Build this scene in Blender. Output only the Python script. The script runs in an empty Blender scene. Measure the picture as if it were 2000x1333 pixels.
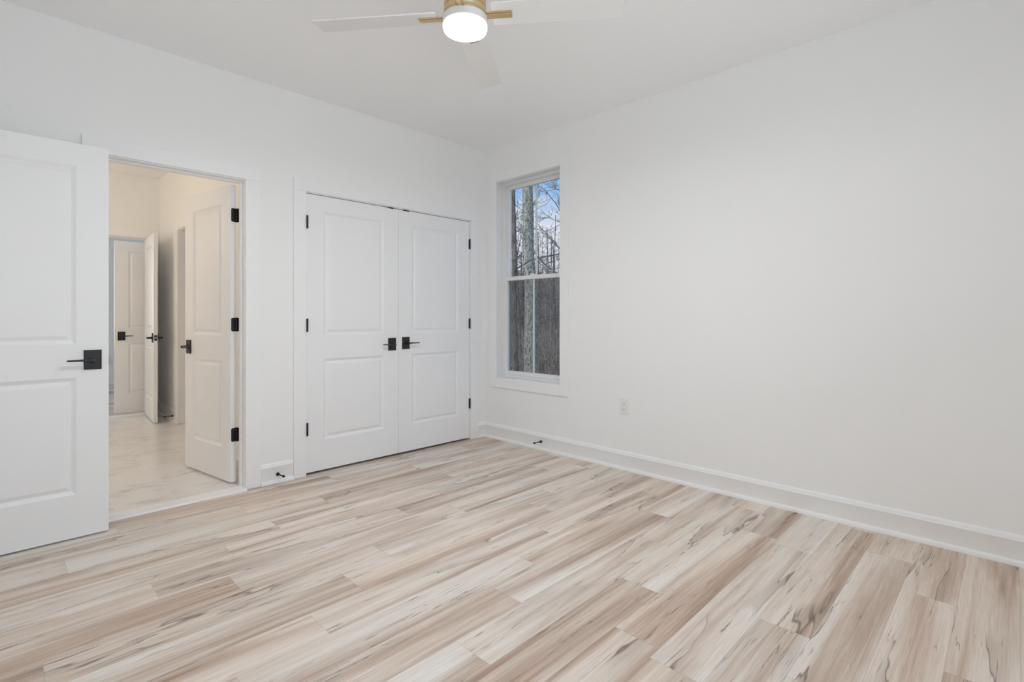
import bpy, bmesh, math, random
from mathutils import Vector, Matrix

# ------------------------------------------------------------------ camera, world, sun, large lights, exposure
scn = bpy.context.scene
COL = scn.collection
F_PX, HORIZON, YAW = 994.2, 620.76, 0.778793
CAM = Vector((-3.3157, -3.6400, 1.1434))
cam_data = bpy.data.cameras.new('camera')
cam_data.sensor_fit = 'HORIZONTAL'
cam_data.sensor_width = 36.0
cam_data.lens = 36.0 * F_PX / 2000.0
cam_data.shift_x = 0.0
cam_data.shift_y = (HORIZON - 666.5) / 2000.0
cam_data.clip_start = 0.05
cam_data.clip_end = 500
cam = bpy.data.objects.new('camera', cam_data)
COL.objects.link(cam)
cam.location = CAM
cam.rotation_euler = (math.pi / 2, 0, YAW - math.pi / 2)
scn.camera = cam

scn.view_settings.view_transform = 'Standard'
scn.view_settings.look = 'None'
scn.view_settings.gamma = 1.0
scn.view_settings.use_curve_mapping = False
scn.view_settings.exposure = -0.02
scn.cycles.use_denoising = True
scn.cycles.max_bounces = 16
scn.cycles.diffuse_bounces = 10
scn.cycles.glossy_bounces = 4
scn.cycles.transparent_max_bounces = 16
scn.cycles.sample_clamp_indirect = 8.0

GLOBE_STRENGTH = 3.0
LED_STRENGTH = 310.0
UPLIGHT_POWER = 25.0
BATH_STRENGTH = 54.0
BED_POWER = 27.0
SKY_STRENGTH = 1.0

world = bpy.data.worlds.new('sky')
scn.world = world
world.use_nodes = True
wn, wl = world.node_tree.nodes, world.node_tree.links
wn.clear()
w_out = wn.new('ShaderNodeOutputWorld')
w_bg = wn.new('ShaderNodeBackground')
w_bg.inputs['Strength'].default_value = SKY_STRENGTH
w_tc = wn.new('ShaderNodeTexCoord')
w_sep = wn.new('ShaderNodeSeparateXYZ')
w_map = wn.new('ShaderNodeMapping')
w_map.inputs['Scale'].default_value = (1.0, 1.0, 3.0)
w_noise = wn.new('ShaderNodeTexNoise')
w_noise.inputs['Scale'].default_value = 5.0
w_noise.inputs['Detail'].default_value = 5.0
w_ma = wn.new('ShaderNodeMath'); w_ma.operation = 'MULTIPLY_ADD'
w_ma.inputs[1].default_value = 0.16
w_ramp = wn.new('ShaderNodeValToRGB')
cr = w_ramp.color_ramp
cr.elements[0].position = 0.23; cr.elements[0].color = (0.78, 0.83, 0.93, 1)
cr.elements[1].position = 0.305; cr.elements[1].color = (0.33, 0.56, 0.92, 1)
e = cr.elements.new(0.275); e.color = (0.80, 0.84, 0.94, 1)
wl.new(w_tc.outputs['Generated'], w_sep.inputs[0])
wl.new(w_tc.outputs['Generated'], w_map.inputs['Vector'])
wl.new(w_map.outputs['Vector'], w_noise.inputs['Vector'])
wl.new(w_noise.outputs['Fac'], w_ma.inputs[0])
wl.new(w_sep.outputs['Z'], w_ma.inputs[2])
wl.new(w_ma.outputs[0], w_ramp.inputs['Fac'])
wl.new(w_ramp.outputs['Color'], w_bg.inputs['Color'])
wl.new(w_bg.outputs[0], w_out.inputs['Surface'])

def area_lamp(name, loc, rot, sx, sy, power, color):
    d = bpy.data.lights.new(name, 'AREA')
    d.shape = 'RECTANGLE'; d.size = sx; d.size_y = sy
    d.energy = power; d.color = color
    o = bpy.data.objects.new(name, d); COL.objects.link(o)
    o.location = loc; o.rotation_euler = rot
    return o

# area lamps added outside two windows; rear one tilted up to brighten the ceiling
area_lamp('rear_uplight', (-2.55, -4.18, 1.4), (math.pi / 2 + 1.05, 0, 0), 1.6, 1.7, UPLIGHT_POWER, (0.87, 0.94, 1.0))
area_lamp('bedroom_daylight', (-3.4, 6.62, 1.5), (-math.pi / 2, 0, 0), 1.5, 1.6, BED_POWER, (0.80, 0.90, 1.0))
sun_d = bpy.data.lights.new('sun', 'SUN'); sun_d.energy = 2.0; sun_d.angle = 0.05; sun_d.color = (1.0, 0.95, 0.88)
sun = bpy.data.objects.new('sun', sun_d); COL.objects.link(sun)
sun.rotation_euler = Vector((1.0, 0.0, -0.62)).to_track_quat('-Z', 'Y').to_euler()

# ------------------------------------------------------------------ materials
def new_mat(name):
    m = bpy.data.materials.new(name); m.use_nodes = True
    nt = m.node_tree
    return m, nt.nodes, nt.links, nt.nodes['Principled BSDF']

def N(nodes, typ, **kw):
    n = nodes.new(typ)
    for k, v in kw.items():
        if k.startswith('i_'):
            n.inputs[k[2:]].default_value = v
        elif k[0] == 'n' and k[1:].isdigit():
            n.inputs[int(k[1:])].default_value = v
        else:
            setattr(n, k, v)
    return n

def simple(name, color, rough=0.5, metal=0.0, spec=0.5, noise=0.0, scale=30.0, bump=0.0):
    m, nd, lk, b = new_mat(name)
    b.inputs['Base Color'].default_value = (*color, 1)
    b.inputs['Roughness'].default_value = rough
    b.inputs['Metallic'].default_value = metal
    b.inputs['Specular IOR Level'].default_value = spec
    if noise or bump:
        tc = N(nd, 'ShaderNodeTexCoord')
        nz = N(nd, 'ShaderNodeTexNoise', i_Scale=scale, i_Detail=4.0)
        lk.new(tc.outputs['Object'], nz.inputs['Vector'])
        if noise:
            r = N(nd, 'ShaderNodeValToRGB')
            r.color_ramp.elements[0].color = (*[c * (1 - noise) for c in color], 1)
            r.color_ramp.elements[1].color = (*[min(1, c * (1 + noise)) for c in color], 1)
            lk.new(nz.outputs['Fac'], r.inputs['Fac']); lk.new(r.outputs['Color'], b.inputs['Base Color'])
        if bump:
            bp = N(nd, 'ShaderNodeBump', i_Strength=bump, i_Distance=0.002)
            lk.new(nz.outputs['Fac'], bp.inputs['Height']); lk.new(bp.outputs['Normal'], b.inputs['Normal'])
    return m

M = {}
M['wall'] = simple('wall_paint', (0.896, 0.900, 0.900), 0.75, spec=0.25, noise=0.004, scale=4, bump=0.02)
M['ceiling'] = simple('ceiling_paint', (0.937, 0.940, 0.940), 0.85, spec=0.2, noise=0.004, scale=4)
M['trim'] = simple('trim_paint', (0.900, 0.906, 0.912), 0.38, spec=0.4, noise=0.003, scale=6)
M['door'] = simple('door_paint', (0.885, 0.892, 0.902), 0.40, spec=0.4, noise=0.003, scale=6)
M['black'] = simple('matte_black_metal', (0.012, 0.012, 0.013), 0.38, spec=0.5, noise=0.2, scale=40)
M['rubber'] = simple('black_rubber', (0.015, 0.015, 0.015), 0.7, noise=0.2)
M['gold'] = simple('brushed_gold', (0.66, 0.51, 0.30), 0.36, metal=0.8, noise=0.06, scale=60)
M['steel'] = simple('steel', (0.6, 0.58, 0.55), 0.3, metal=1.0, noise=0.05)
M['blade'] = simple('blade_white', (0.80, 0.79, 0.77), 0.5, noise=0.01)
M['fixture'] = simple('fixture_white', (0.75, 0.74, 0.73), 0.4, noise=0.005)
M['vinyl'] = simple('window_vinyl', (0.82, 0.82, 0.82), 0.35, noise=0.004)
M['plastic'] = simple('outlet_plastic', (0.84, 0.84, 0.82), 0.3, noise=0.004)
M['slot'] = simple('outlet_slot', (0.06, 0.06, 0.06), 0.6, noise=0.1)
M['screenframe'] = simple('screen_frame', (0.30, 0.30, 0.30), 0.5, noise=0.05)
M['marble'] = simple('threshold_marble', (0.88, 0.88, 0.88), 0.3, noise=0.02, scale=9)

def emitter(name, color, strength):
    m = bpy.data.materials.new(name); m.use_nodes = True
    nd, lk = m.node_tree.nodes, m.node_tree.links
    nd.clear()
    o = nd.new('ShaderNodeOutputMaterial'); em = nd.new('ShaderNodeEmission')
    em.inputs['Color'].default_value = (*color, 1); em.inputs['Strength'].default_value = strength
    lk.new(em.outputs[0], o.inputs['Surface'])
    return m
M['globe'] = emitter('globe_glow', (1.0, 0.985, 0.970), GLOBE_STRENGTH)
M['led'] = emitter('led_glow', (0.965, 0.99, 1.0), LED_STRENGTH)
M['vanity_glow'] = emitter('vanity_glow', (1.0, 0.78, 0.54), BATH_STRENGTH)

def glass_mat():
    m = bpy.data.materials.new('window_glass'); m.use_nodes = True
    nd, lk = m.node_tree.nodes, m.node_tree.links
    nd.clear()
    o = nd.new('ShaderNodeOutputMaterial'); mx = nd.new('ShaderNodeMixShader')
    t = nd.new('ShaderNodeBsdfTransparent'); g = nd.new('ShaderNodeBsdfGlossy')
    t.inputs['Color'].default_value = (0.97, 0.98, 0.975, 1)
    g.inputs['Roughness'].default_value = 0.02
    fr = nd.new('ShaderNodeLayerWeight'); fr.inputs['Blend'].default_value = 0.5
    pw = nd.new('ShaderNodeMath'); pw.operation = 'POWER'; pw.inputs[1].default_value = 5.0
    ma = nd.new('ShaderNodeMath'); ma.operation = 'MULTIPLY_ADD'; ma.inputs[1].default_value = 0.5; ma.inputs[2].default_value = 0.02
    lk.new(fr.outputs['Facing'], pw.inputs[0]); lk.new(pw.outputs[0], ma.inputs[0])
    lk.new(ma.outputs[0], mx.inputs['Fac'])
    lk.new(t.outputs[0], mx.inputs[1]); lk.new(g.outputs[0], mx.inputs[2]); lk.new(mx.outputs[0], o.inputs['Surface'])
    return m
M['glass'] = glass_mat()

def screen_mat():
    m = bpy.data.materials.new('insect_mesh'); m.use_nodes = True
    nd, lk = m.node_tree.nodes, m.node_tree.links
    nd.clear()
    o = nd.new('ShaderNodeOutputMaterial'); mx = nd.new('ShaderNodeMixShader')
    t = nd.new('ShaderNodeBsdfTransparent'); g = nd.new('ShaderNodeBsdfDiffuse')
    g.inputs['Color'].default_value = (0.16, 0.16, 0.165, 1)
    mx.inputs['Fac'].default_value = 0.16
    lk.new(t.outputs[0], mx.inputs[1]); lk.new(g.outputs[0], mx.inputs[2]); lk.new(mx.outputs[0], o.inputs['Surface'])
    return m
M['screen'] = screen_mat()

def ramp(nd, stops):
    r = nd.new('ShaderNodeValToRGB')
    els = r.color_ramp.elements
    els[0].position, els[0].color = stops[0][0], (*stops[0][1], 1)
    els[1].position, els[1].color = stops[-1][0], (*stops[-1][1], 1)
    for p, c in stops[1:-1]:
        x = els.new(p); x.color = (*c, 1)
    return r

def math_n(nd, lk, op, a, b=None, c=None, clamp=False):
    n = nd.new('ShaderNodeMath'); n.operation = op; n.use_clamp = clamp
    for i, v in enumerate((a, b, c)):
        if v is None: continue
        if isinstance(v, (int, float)): n.inputs[i].default_value = v
        else: lk.new(v, n.inputs[i])
    return n.outputs[0]

def mix_col(nd, lk, fac, a, b, mode='MIX'):
    n = nd.new('ShaderNodeMix'); n.data_type = 'RGBA'; n.blend_type = mode
    for sock, v in ((n.inputs['Factor'], fac), (n.inputs['A'], a), (n.inputs['B'], b)):
        if isinstance(v, (int, float)): sock.default_value = v
        elif isinstance(v, tuple): sock.default_value = (*v, 1)
        else: lk.new(v, sock)
    return n.outputs['Result']

PLANK_W, PLANK_L, PLANK_PH = 0.1775, 1.22, -2.235
def plank_mat():
    m, nd, lk, b = new_mat('spalted_maple_planks')
    W, L = PLANK_W, PLANK_L
    g = nd.new('ShaderNodeNewGeometry')
    s = nd.new('ShaderNodeSeparateXYZ'); lk.new(g.outputs['Position'], s.inputs[0])
    X, Y = s.outputs['X'], s.outputs['Y']
    uvn = N(nd, 'ShaderNodeUVMap', uv_map='plank')
    su_ = nd.new('ShaderNodeSeparateXYZ'); lk.new(uvn.outputs[0], su_.inputs[0])
    att = N(nd, 'ShaderNodeAttribute', attribute_name='plank_seed')
    rs = nd.new('ShaderNodeSeparateColor'); lk.new(att.outputs['Color'], rs.inputs[0])
    r1, r2, r3 = rs.outputs[0], rs.outputs[1], rs.outputs[2]
    u = math_n(nd, lk, 'MULTIPLY_ADD', r1, 37.0, X)
    v = math_n(nd, lk, 'MULTIPLY_ADD', r2, 23.0, Y)
    def tex(su, sv, detail, dist, rough=0.5):
        c = nd.new('ShaderNodeCombineXYZ')
        lk.new(math_n(nd, lk, 'MULTIPLY', u, su), c.inputs[0])
        lk.new(math_n(nd, lk, 'MULTIPLY', v, sv), c.inputs[1])
        t = N(nd, 'ShaderNodeTexNoise', i_Scale=1.0, i_Detail=detail, i_Distortion=dist, i_Roughness=rough)
        lk.new(c.outputs[0], t.inputs['Vector'])
        return t.outputs['Fac']
    bands = tex(0.50, 7.5, 5.0, 0.5)
    streak = tex(1.0, 42.0, 4.0, 0.35, 0.6)
    fine = tex(7.0, 210.0, 2.0, 0.2)
    mixv = math_n(nd, lk, 'ADD', math_n(nd, lk, 'MULTIPLY', bands, 0.74), math_n(nd, lk, 'MULTIPLY', streak, 0.26))
    mixv = math_n(nd, lk, 'ADD', mixv, math_n(nd, lk, 'MULTIPLY', math_n(nd, lk, 'SUBTRACT', r3, 0.5), 0.05))
    base = ramp(nd, [(0.28, (0.310, 0.215, 0.156)), (0.37, (0.460, 0.343, 0.263)), (0.445, (0.640, 0.527, 0.440)),
                     (0.525, (0.758, 0.678, 0.600)), (0.65, (0.838, 0.788, 0.728))])
    lk.new(mixv, base.inputs['Fac'])
    col = base.outputs['Color']
    # pinkish or greyish tint of single planks
    tint = mix_col(nd, lk, r1, (0.98, 0.985, 0.99), (1.02, 0.975, 0.945))
    col = mix_col(nd, lk, 1.0, col, tint, 'MULTIPLY')
    fr = ramp(nd, [(0.3, (0.88, 0.865, 0.85)), (0.6, (1.0, 1.0, 1.0))]); lk.new(fine, fr.inputs['Fac'])
    col = mix_col(nd, lk, 1.0, col, fr.outputs['Color'], 'MULTIPLY')
    # dark spalted line figure running with the grain
    vn = tex(0.46, 5.0, 4.0, 0.35, 0.50)
    ridge = math_n(nd, lk, 'ABSOLUTE', math_n(nd, lk, 'SUBTRACT', vn, 0.5))
    line = math_n(nd, lk, 'SUBTRACT', 1.0, math_n(nd, lk, 'DIVIDE', ridge, 0.0055), clamp=True)
    gate = tex(1.1, 4.5, 2.0, 0.3)
    gm = nd.new('ShaderNodeMapRange'); gm.inputs['From Min'].default_value = 0.46; gm.inputs['From Max'].default_value = 0.55
    lk.new(gate, gm.inputs['Value'])
    linef = math_n(nd, lk, 'MULTIPLY', line, gm.outputs[0])
    # one side of a spalted line is stained browner
    over = math_n(nd, lk, 'SUBTRACT', vn, 0.5)
    side = math_n(nd, lk, 'MULTIPLY', math_n(nd, lk, 'GREATER_THAN', over, 0.0), math_n(nd, lk, 'SUBTRACT', 1.0, math_n(nd, lk, 'DIVIDE', over, 0.13), clamp=True))
    side = math_n(nd, lk, 'MULTIPLY', side, gm.outputs[0])
    col = mix_col(nd, lk, math_n(nd, lk, 'MULTIPLY', side, 0.50), col, (0.37, 0.285, 0.222))
    col = mix_col(nd, lk, math_n(nd, lk, 'MULTIPLY', linef, 0.78), col, (0.105, 0.072, 0.053))
    # hairline cracks along the grain and short dark flecks
    cn = tex(0.9, 21.0, 6.0, 0.4, 0.55)
    cr_ = math_n(nd, lk, 'SUBTRACT', 1.0, math_n(nd, lk, 'DIVIDE', math_n(nd, lk, 'ABSOLUTE', math_n(nd, lk, 'SUBTRACT', cn, 0.46)), 0.011), clamp=True)
    cg = tex(2.0, 9.0, 2.0, 0.6)
    cm = nd.new('ShaderNodeMapRange'); cm.inputs['From Min'].default_value = 0.54; cm.inputs['From Max'].default_value = 0.62
    lk.new(cg, cm.inputs['Value'])
    col = mix_col(nd, lk, math_n(nd, lk, 'MULTIPLY', math_n(nd, lk, 'MULTIPLY', cr_, cm.outputs[0]), 0.8), col, (0.100, 0.068, 0.050))
    fl = tex(3.4, 75.0, 4.0, 0.9, 0.6)
    fm = nd.new('ShaderNodeMapRange'); fm.inputs['From Min'].default_value = 0.665; fm.inputs['From Max'].default_value = 0.715
    lk.new(fl, fm.inputs['Value'])
    col = mix_col(nd, lk, math_n(nd, lk, 'MULTIPLY', fm.outputs[0], 0.75), col, (0.13, 0.092, 0.07))
    # seams
    ey = math_n(nd, lk, 'MINIMUM', su_.outputs['Y'], math_n(nd, lk, 'SUBTRACT', W, su_.outputs['Y']))
    ex = math_n(nd, lk, 'MINIMUM', su_.outputs['X'], math_n(nd, lk, 'SUBTRACT', L, su_.outputs['X']))
    ed = math_n(nd, lk, 'MINIMUM', ex, ey)
    seam = math_n(nd, lk, 'LESS_THAN', ed, 0.0010)
    col = mix_col(nd, lk, math_n(nd, lk, 'MULTIPLY', seam, 0.30), col, (0.20, 0.15, 0.12))
    lk.new(col, b.inputs['Base Color'])
    b.inputs['Roughness'].default_value = 0.42
    b.inputs['Specular IOR Level'].default_value = 0.5
    bp = N(nd, 'ShaderNodeBump', i_Strength=0.05, i_Distance=0.001)
    lk.new(fine, bp.inputs['Height']); lk.new(bp.outputs['Normal'], b.inputs['Normal'])
    return m
M['planks'] = plank_mat()

def tile_mat():
    m, nd, lk, b = new_mat('marble_look_tile')
    g = nd.new('ShaderNodeNewGeometry')
    s = nd.new('ShaderNodeSeparateXYZ'); lk.new(g.outputs['Position'], s.inputs[0])
    X, Y = s.outputs['X'], s.outputs['Y']
    W, L = 0.2967, 0.60
    cf = math_n(nd, lk, 'DIVIDE', math_n(nd, lk, 'ADD', X, 2.525), W); cfl = math_n(nd, lk, 'FLOOR', cf)
    off = math_n(nd, lk, 'MULTIPLY', cfl, 0.333)
    rf = math_n(nd, lk, 'ADD', math_n(nd, lk, 'DIVIDE', Y, L), off); rfl = math_n(nd, lk, 'FLOOR', rf)
    idv = nd.new('ShaderNodeCombineXYZ'); lk.new(cfl, idv.inputs[0]); lk.new(rfl, idv.inputs[1])
    wn2 = N(nd, 'ShaderNodeTexWhiteNoise', noise_dimensions='3D'); lk.new(idv.outputs[0], wn2.inputs['Vector'])
    addv = nd.new('ShaderNodeVectorMath'); addv.operation = 'MULTIPLY_ADD'
    lk.new(wn2.outputs['Color'], addv.inputs[0]); addv.inputs[1].default_value = (9, 9, 0); lk.new(g.outputs['Position'], addv.inputs[2])
    mp = N(nd, 'ShaderNodeMapping'); mp.inputs['Rotation'].default_value = (0, 0, math.radians(-38)); mp.inputs['Scale'].default_value = (1.5, 6.0, 1)
    lk.new(addv.outputs[0], mp.inputs['Vector'])
    nz = N(nd, 'ShaderNodeTexNoise', i_Scale=1.0, i_Detail=5.0, i_Distortion=1.2); lk.new(mp.outputs[0], nz.inputs['Vector'])
    ridge = math_n(nd, lk, 'ABSOLUTE', math_n(nd, lk, 'SUBTRACT', nz.outputs['Fac'], 0.5))
    vr = ramp(nd, [(0.0, (0.53, 0.50, 0.48)), (0.02, (0.67, 0.65, 0.63)), (0.06, (0.76, 0.745, 0.73))]); lk.new(ridge, vr.inputs['Fac'])
    gt = N(nd, 'ShaderNodeTexNoise', i_Scale=4.0, i_Detail=2.0); lk.new(addv.outputs[0], gt.inputs['Vector'])
    gmr = nd.new('ShaderNodeMapRange'); gmr.inputs['From Min'].default_value = 0.42; gmr.inputs['From Max'].default_value = 0.58
    lk.new(gt.outputs['Fac'], gmr.inputs['Value'])
    vcol = mix_col(nd, lk, gmr.outputs[0], (0.765, 0.75, 0.735), vr.outputs['Color'])
    fx = math_n(nd, lk, 'SUBTRACT', cf, cfl); fy = math_n(nd, lk, 'SUBTRACT', rf, rfl)
    ex = math_n(nd, lk, 'MULTIPLY', math_n(nd, lk, 'MINIMUM', fx, math_n(nd, lk, 'SUBTRACT', 1.0, fx)), W)
    ey = math_n(nd, lk, 'MULTIPLY', math_n(nd, lk, 'MINIMUM', fy, math_n(nd, lk, 'SUBTRACT', 1.0, fy)), L)
    gr = math_n(nd, lk, 'LESS_THAN', math_n(nd, lk, 'MINIMUM', ex, ey), 0.0018)
    col = mix_col(nd, lk, gr, vcol, (0.83, 0.81, 0.78))
    lk.new(col, b.inputs['Base Color'])
    b.inputs['Roughness'].default_value = 0.30
    return m
M['tile'] = tile_mat()

def bark_mat(name, c0, c1, c2, spots, sc=(14, 14, 4.5)):
    m, nd, lk, b = new_mat(name)
    tc = nd.new('ShaderNodeTexCoord')
    mp = N(nd, 'ShaderNodeMapping'); mp.inputs['Scale'].default_value = sc
    lk.new(tc.outputs['Object'], mp.inputs['Vector'])
    nz = N(nd, 'ShaderNodeTexNoise', i_Scale=1.0, i_Detail=5.0, i_Distortion=0.8); lk.new(mp.outputs[0], nz.inputs['Vector'])
    r = ramp(nd, [(0.34, c0), (0.47, c1), (0.62, c2)]); lk.new(nz.outputs['Fac'], r.inputs['Fac'])
    col = r.outputs['Color']
    if spots:
        vo = N(nd, 'ShaderNodeTexVoronoi', i_Scale=1.6); lk.new(mp.outputs[0], vo.inputs['Vector'])
        sp = ramp(nd, [(0.20, (1, 1, 1)), (0.42, (0, 0, 0))]); lk.new(vo.outputs['Distance'], sp.inputs['Fac'])
        f = math_n(nd, lk, 'MULTIPLY', sp.outputs['Color'], 0.8)
        col = mix_col(nd, lk, f, col, c0)
    lk.new(col, b.inputs['Base Color'])
    b.inputs['Roughness'].default_value = 0.9
    b.inputs['Specular IOR Level'].default_value = 0.1
    return m
M['lichen'] = bark_mat('lichen_bark', (0.10, 0.095, 0.085), (0.325, 0.325, 0.285), (0.49, 0.495, 0.43), True, (24, 24, 11))
M['darkbark'] = bark_mat('dark_bark', (0.065, 0.055, 0.048), (0.14, 0.125, 0.115), (0.23, 0.21, 0.20), False)
M['greybark'] = bark_mat('grey_bark', (0.15, 0.13, 0.12), (0.28, 0.25, 0.235), (0.40, 0.37, 0.355), False)
M['twig'] = bark_mat('brush_twig', (0.18, 0.145, 0.125), (0.31, 0.26, 0.235), (0.42, 0.36, 0.33), False)

def litter_mat():
    m, nd, lk, b = new_mat('leaf_litter')
    tc = nd.new('ShaderNodeTexCoord')
    n1 = N(nd, 'ShaderNodeTexNoise', i_Scale=0.8, i_Detail=6.0); lk.new(tc.outputs['Object'], n1.inputs['Vector'])
    n2 = N(nd, 'ShaderNodeTexVoronoi', i_Scale=7.0); lk.new(tc.outputs['Object'], n2.inputs['Vector'])
    r = ramp(nd, [(0.3, (0.16, 0.12, 0.095)), (0.5, (0.27, 0.205, 0.16)), (0.7, (0.34, 0.265, 0.21))]); lk.new(n1.outputs['Fac'], r.inputs['Fac'])
    r2 = ramp(nd, [(0.0, (0.55, 0.5, 0.45)), (1.0, (1.25, 1.15, 1.05))]); lk.new(n2.outputs['Color'], r2.inputs['Fac'])
    lk.new(mix_col(nd, lk, 1.0, r.outputs['Color'], r2.outputs['Color'], 'MULTIPLY'), b.inputs['Base Color'])
    b.inputs['Roughness'].default_value = 0.95
    return m
M['litter'] = litter_mat()

# ------------------------------------------------------------------ mesh helpers
class MB:
    def __init__(self):
        self.v, self.f = [], []
    def add(self, vs, fs):
        o = len(self.v)
        self.v += [tuple(p) for p in vs]
        self.f += [tuple(i + o for i in f) for f in fs]
        return self
    def box(self, x0, x1, y0, y1, z0, z1):
        vs = [(x, y, z) for z in (z0, z1) for y in (y0, y1) for x in (x0, x1)]
        return self.add(vs, [(0, 2, 3, 1), (4, 5, 7, 6), (0, 1, 5, 4), (2, 6, 7, 3), (0, 4, 6, 2), (1, 3, 7, 5)])
    def extrude(self, prof, A, B, du, dv):
        """profile points (u, v) swept from A to B; u along du, v along dv"""
        A, B, du, dv = Vector(A), Vector(B), Vector(du), Vector(dv)
        n = len(prof)
        vs = [A + du * p[0] + dv * p[1] for p in prof] + [B + du * p[0] + dv * p[1] for p in prof]
        fs = [(i, (i + 1) % n, n + (i + 1) % n, n + i) for i in range(n)]
        fs += [tuple(range(n))[::-1], tuple(range(n, 2 * n))]
        return self.add(vs, fs)
    def tube(self, pts, radii, n=16, caps=True):
        pts = [Vector(p) for p in pts]
        if not hasattr(radii, '__len__'): radii = [radii] * len(pts)
        vs, fs = [], []
        for i, p in enumerate(pts):
            d = (pts[min(i + 1, len(pts) - 1)] - pts[max(i - 1, 0)])
            d = d.normalized() if d.length > 1e-9 else Vector((0, 0, 1))
            a = d.orthogonal().normalized() if i == 0 else (a - d * a.dot(d)).normalized()
            bb = d.cross(a)
            for k in range(n):
                t = 2 * math.pi * k / n
                vs.append(p + (a * math.cos(t) + bb * math.sin(t)) * radii[i])
        for i in range(len(pts) - 1):
            for k in range(n):
                fs.append((i * n + k, i * n + (k + 1) % n, (i + 1) * n + (k + 1) % n, (i + 1) * n + k))
        if caps:
            fs.append(tuple(range(n))[::-1]); fs.append(tuple((len(pts) - 1) * n + k for k in range(n)))
        return self.add(vs, fs)
    def lathe(self, prof, n=48, cx=0, cy=0):
        """profile (r, z) turned around the vertical"""
        vs, fs, m = [], [], len(prof)
        for r, z in prof:
            for k in range(n):
                t = 2 * math.pi * k / n
                vs.append((cx + max(r, 1e-5) * math.cos(t), cy + max(r, 1e-5) * math.sin(t), z))
        for i in range(m - 1):
            for k in range(n):
                fs.append((i * n + k, i * n + (k + 1) % n, (i + 1) * n + (k + 1) % n, (i + 1) * n + k))
        return self.add(vs, fs)
    def build(self, name, mat, parent=None, smooth=False, bevel=0.0, clean=True):
        me = bpy.data.meshes.new(name)
        me.from_pydata(self.v, [], self.f)
        if clean:
            bm = bmesh.new(); bm.from_mesh(me)
            if not bevel: bmesh.ops.remove_doubles(bm, verts=bm.verts, dist=1e-5)
            bmesh.ops.recalc_face_normals(bm, faces=bm.faces)
            bm.to_mesh(me); bm.free()
        if smooth:
            me.polygons.foreach_set('use_smooth', [True] * len(me.polygons))
            me.set_sharp_from_angle(angle=math.radians(35))
        me.materials.append(M[mat])
        o = bpy.data.objects.new(name, me); COL.objects.link(o)
        if parent: o.parent = parent
        if bevel:
            md = o.modifiers.new('edge', 'BEVEL'); md.width = bevel; md.segments = 2; md.limit_method = 'ANGLE'
        return o

def tag(o, label, cat, group=None, kind=None):
    o['label'] = label; o['category'] = cat
    if group: o['group'] = group
    if kind: o['kind'] = kind
    return o

def empty(name, loc, rz=0.0):
    o = bpy.data.objects.new(name, None); COL.objects.link(o)
    o.empty_display_size = 0.1
    o.location = loc; o.rotation_euler = (0, 0, rz)
    return o

def copy_tree(o, parent=None):
    c = o.copy(); COL.objects.link(c)
    if parent: c.parent = parent
    for ch in list(o.children): copy_tree(ch, c)
    return c

def struct(o, label, cat):
    return tag(o, label, cat, kind='structure')

# ------------------------------------------------------------------ room shell
CH, CHB = 2.745, 2.79          # ceiling heights
XW = -3.72                      # wall the entry door hangs on
YR = -3.95                      # rear wall
BX0, BX1, BY1 = -4.30, -1.95, 3.63   # bathroom
BATH_L, BATH_R, HEAD = -2.890, -2.156, 2.055   # jamb faces of the bathroom doorway
CL_L, CL_R = -1.748, -0.192                    # jamb faces of the closet

JOINTS = {  # measured end joints of plank rows (row index: x)
    8: -2.235, 7: -2.514, 6: -2.850, 4: -1.988, 3: -2.234, 1: -1.560, 0: -1.838, -1: -2.175, -2: -1.388, -3: -1.710, -5: -1.280, -6: -0.324, -7: -0.645}
def plank_floor(name, rects, seed):
    """floor slab whose top is laid out in staggered planks; one mesh, each plank carries its own uv and random seed"""
    rn = random.Random(seed)
    vs, fs, uvs, cols = [], [], [], []
    for x0, x1, y0, y1 in rects:
        r = math.floor((y0 - PLANK_PH) / PLANK_W)
        while PLANK_PH + r * PLANK_W < y1:
            ya, yb = PLANK_PH + r * PLANK_W, PLANK_PH + (r + 1) * PLANK_W
            j = JOINTS.get(r, rn.uniform(-1.2, 0)) if seed == 1 else rn.uniform(-1.2, 0)
            k = math.floor((x0 - j) / PLANK_L)
            while j + k * PLANK_L < x1:
                xa, xb = j + k * PLANK_L, j + (k + 1) * PLANK_L
                a, b_, c, d = max(xa, x0), min(xb, x1), max(ya, y0), min(yb, y1)
                col = (rn.random(), rn.random(), rn.random(), 1.0)
                if b_ - a > 1e-4 and d - c > 1e-4:
                    o = len(vs)
                    vs += [(a, c, 0), (b_, c, 0), (b_, d, 0), (a, d, 0)]
                    fs.append((o, o + 1, o + 2, o + 3)); cols.append(col)
                    uvs += [(a - xa, c - ya), (b_ - xa, c - ya), (b_ - xa, d - ya), (a - xa, d - ya)]
                k += 1
            r += 1
        o = len(vs)   # underside
        vs += [(x0, y0, -.12), (x0, y1, -.12), (x1, y1, -.12), (x1, y0, -.12)]
        fs.append((o, o + 1, o + 2, o + 3)); cols.append((0, 0, 0, 1)); uvs += [(.1, .1)] * 4
    me = bpy.data.meshes.new(name); me.from_pydata(vs, [], fs)
    uvl = me.uv_layers.new(name='plank')
    for i, p in enumerate(uvs): uvl.data[i].uv = p
    at = me.attributes.new('plank_seed', 'FLOAT_COLOR', 'FACE')
    for i, c in enumerate(cols): at.data[i].color = c
    me.materials.append(M['planks'])
    o = bpy.data.objects.new(name, me); COL.objects.link(o)
    return o
struct(plank_floor('floor', [(XW, 0, YR, 0.05), (-1.90, 0, 0.05, 0.85)], 1), 'pale spalted maple plank floor with dark streaks across the empty room', 'floor')
fb = MB().box(BX0, BX1, 0.05, 3.70, -0.12, 0.010).box(BX1, -1.0, 1.85, 2.80, -0.12, 0.010)
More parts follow.
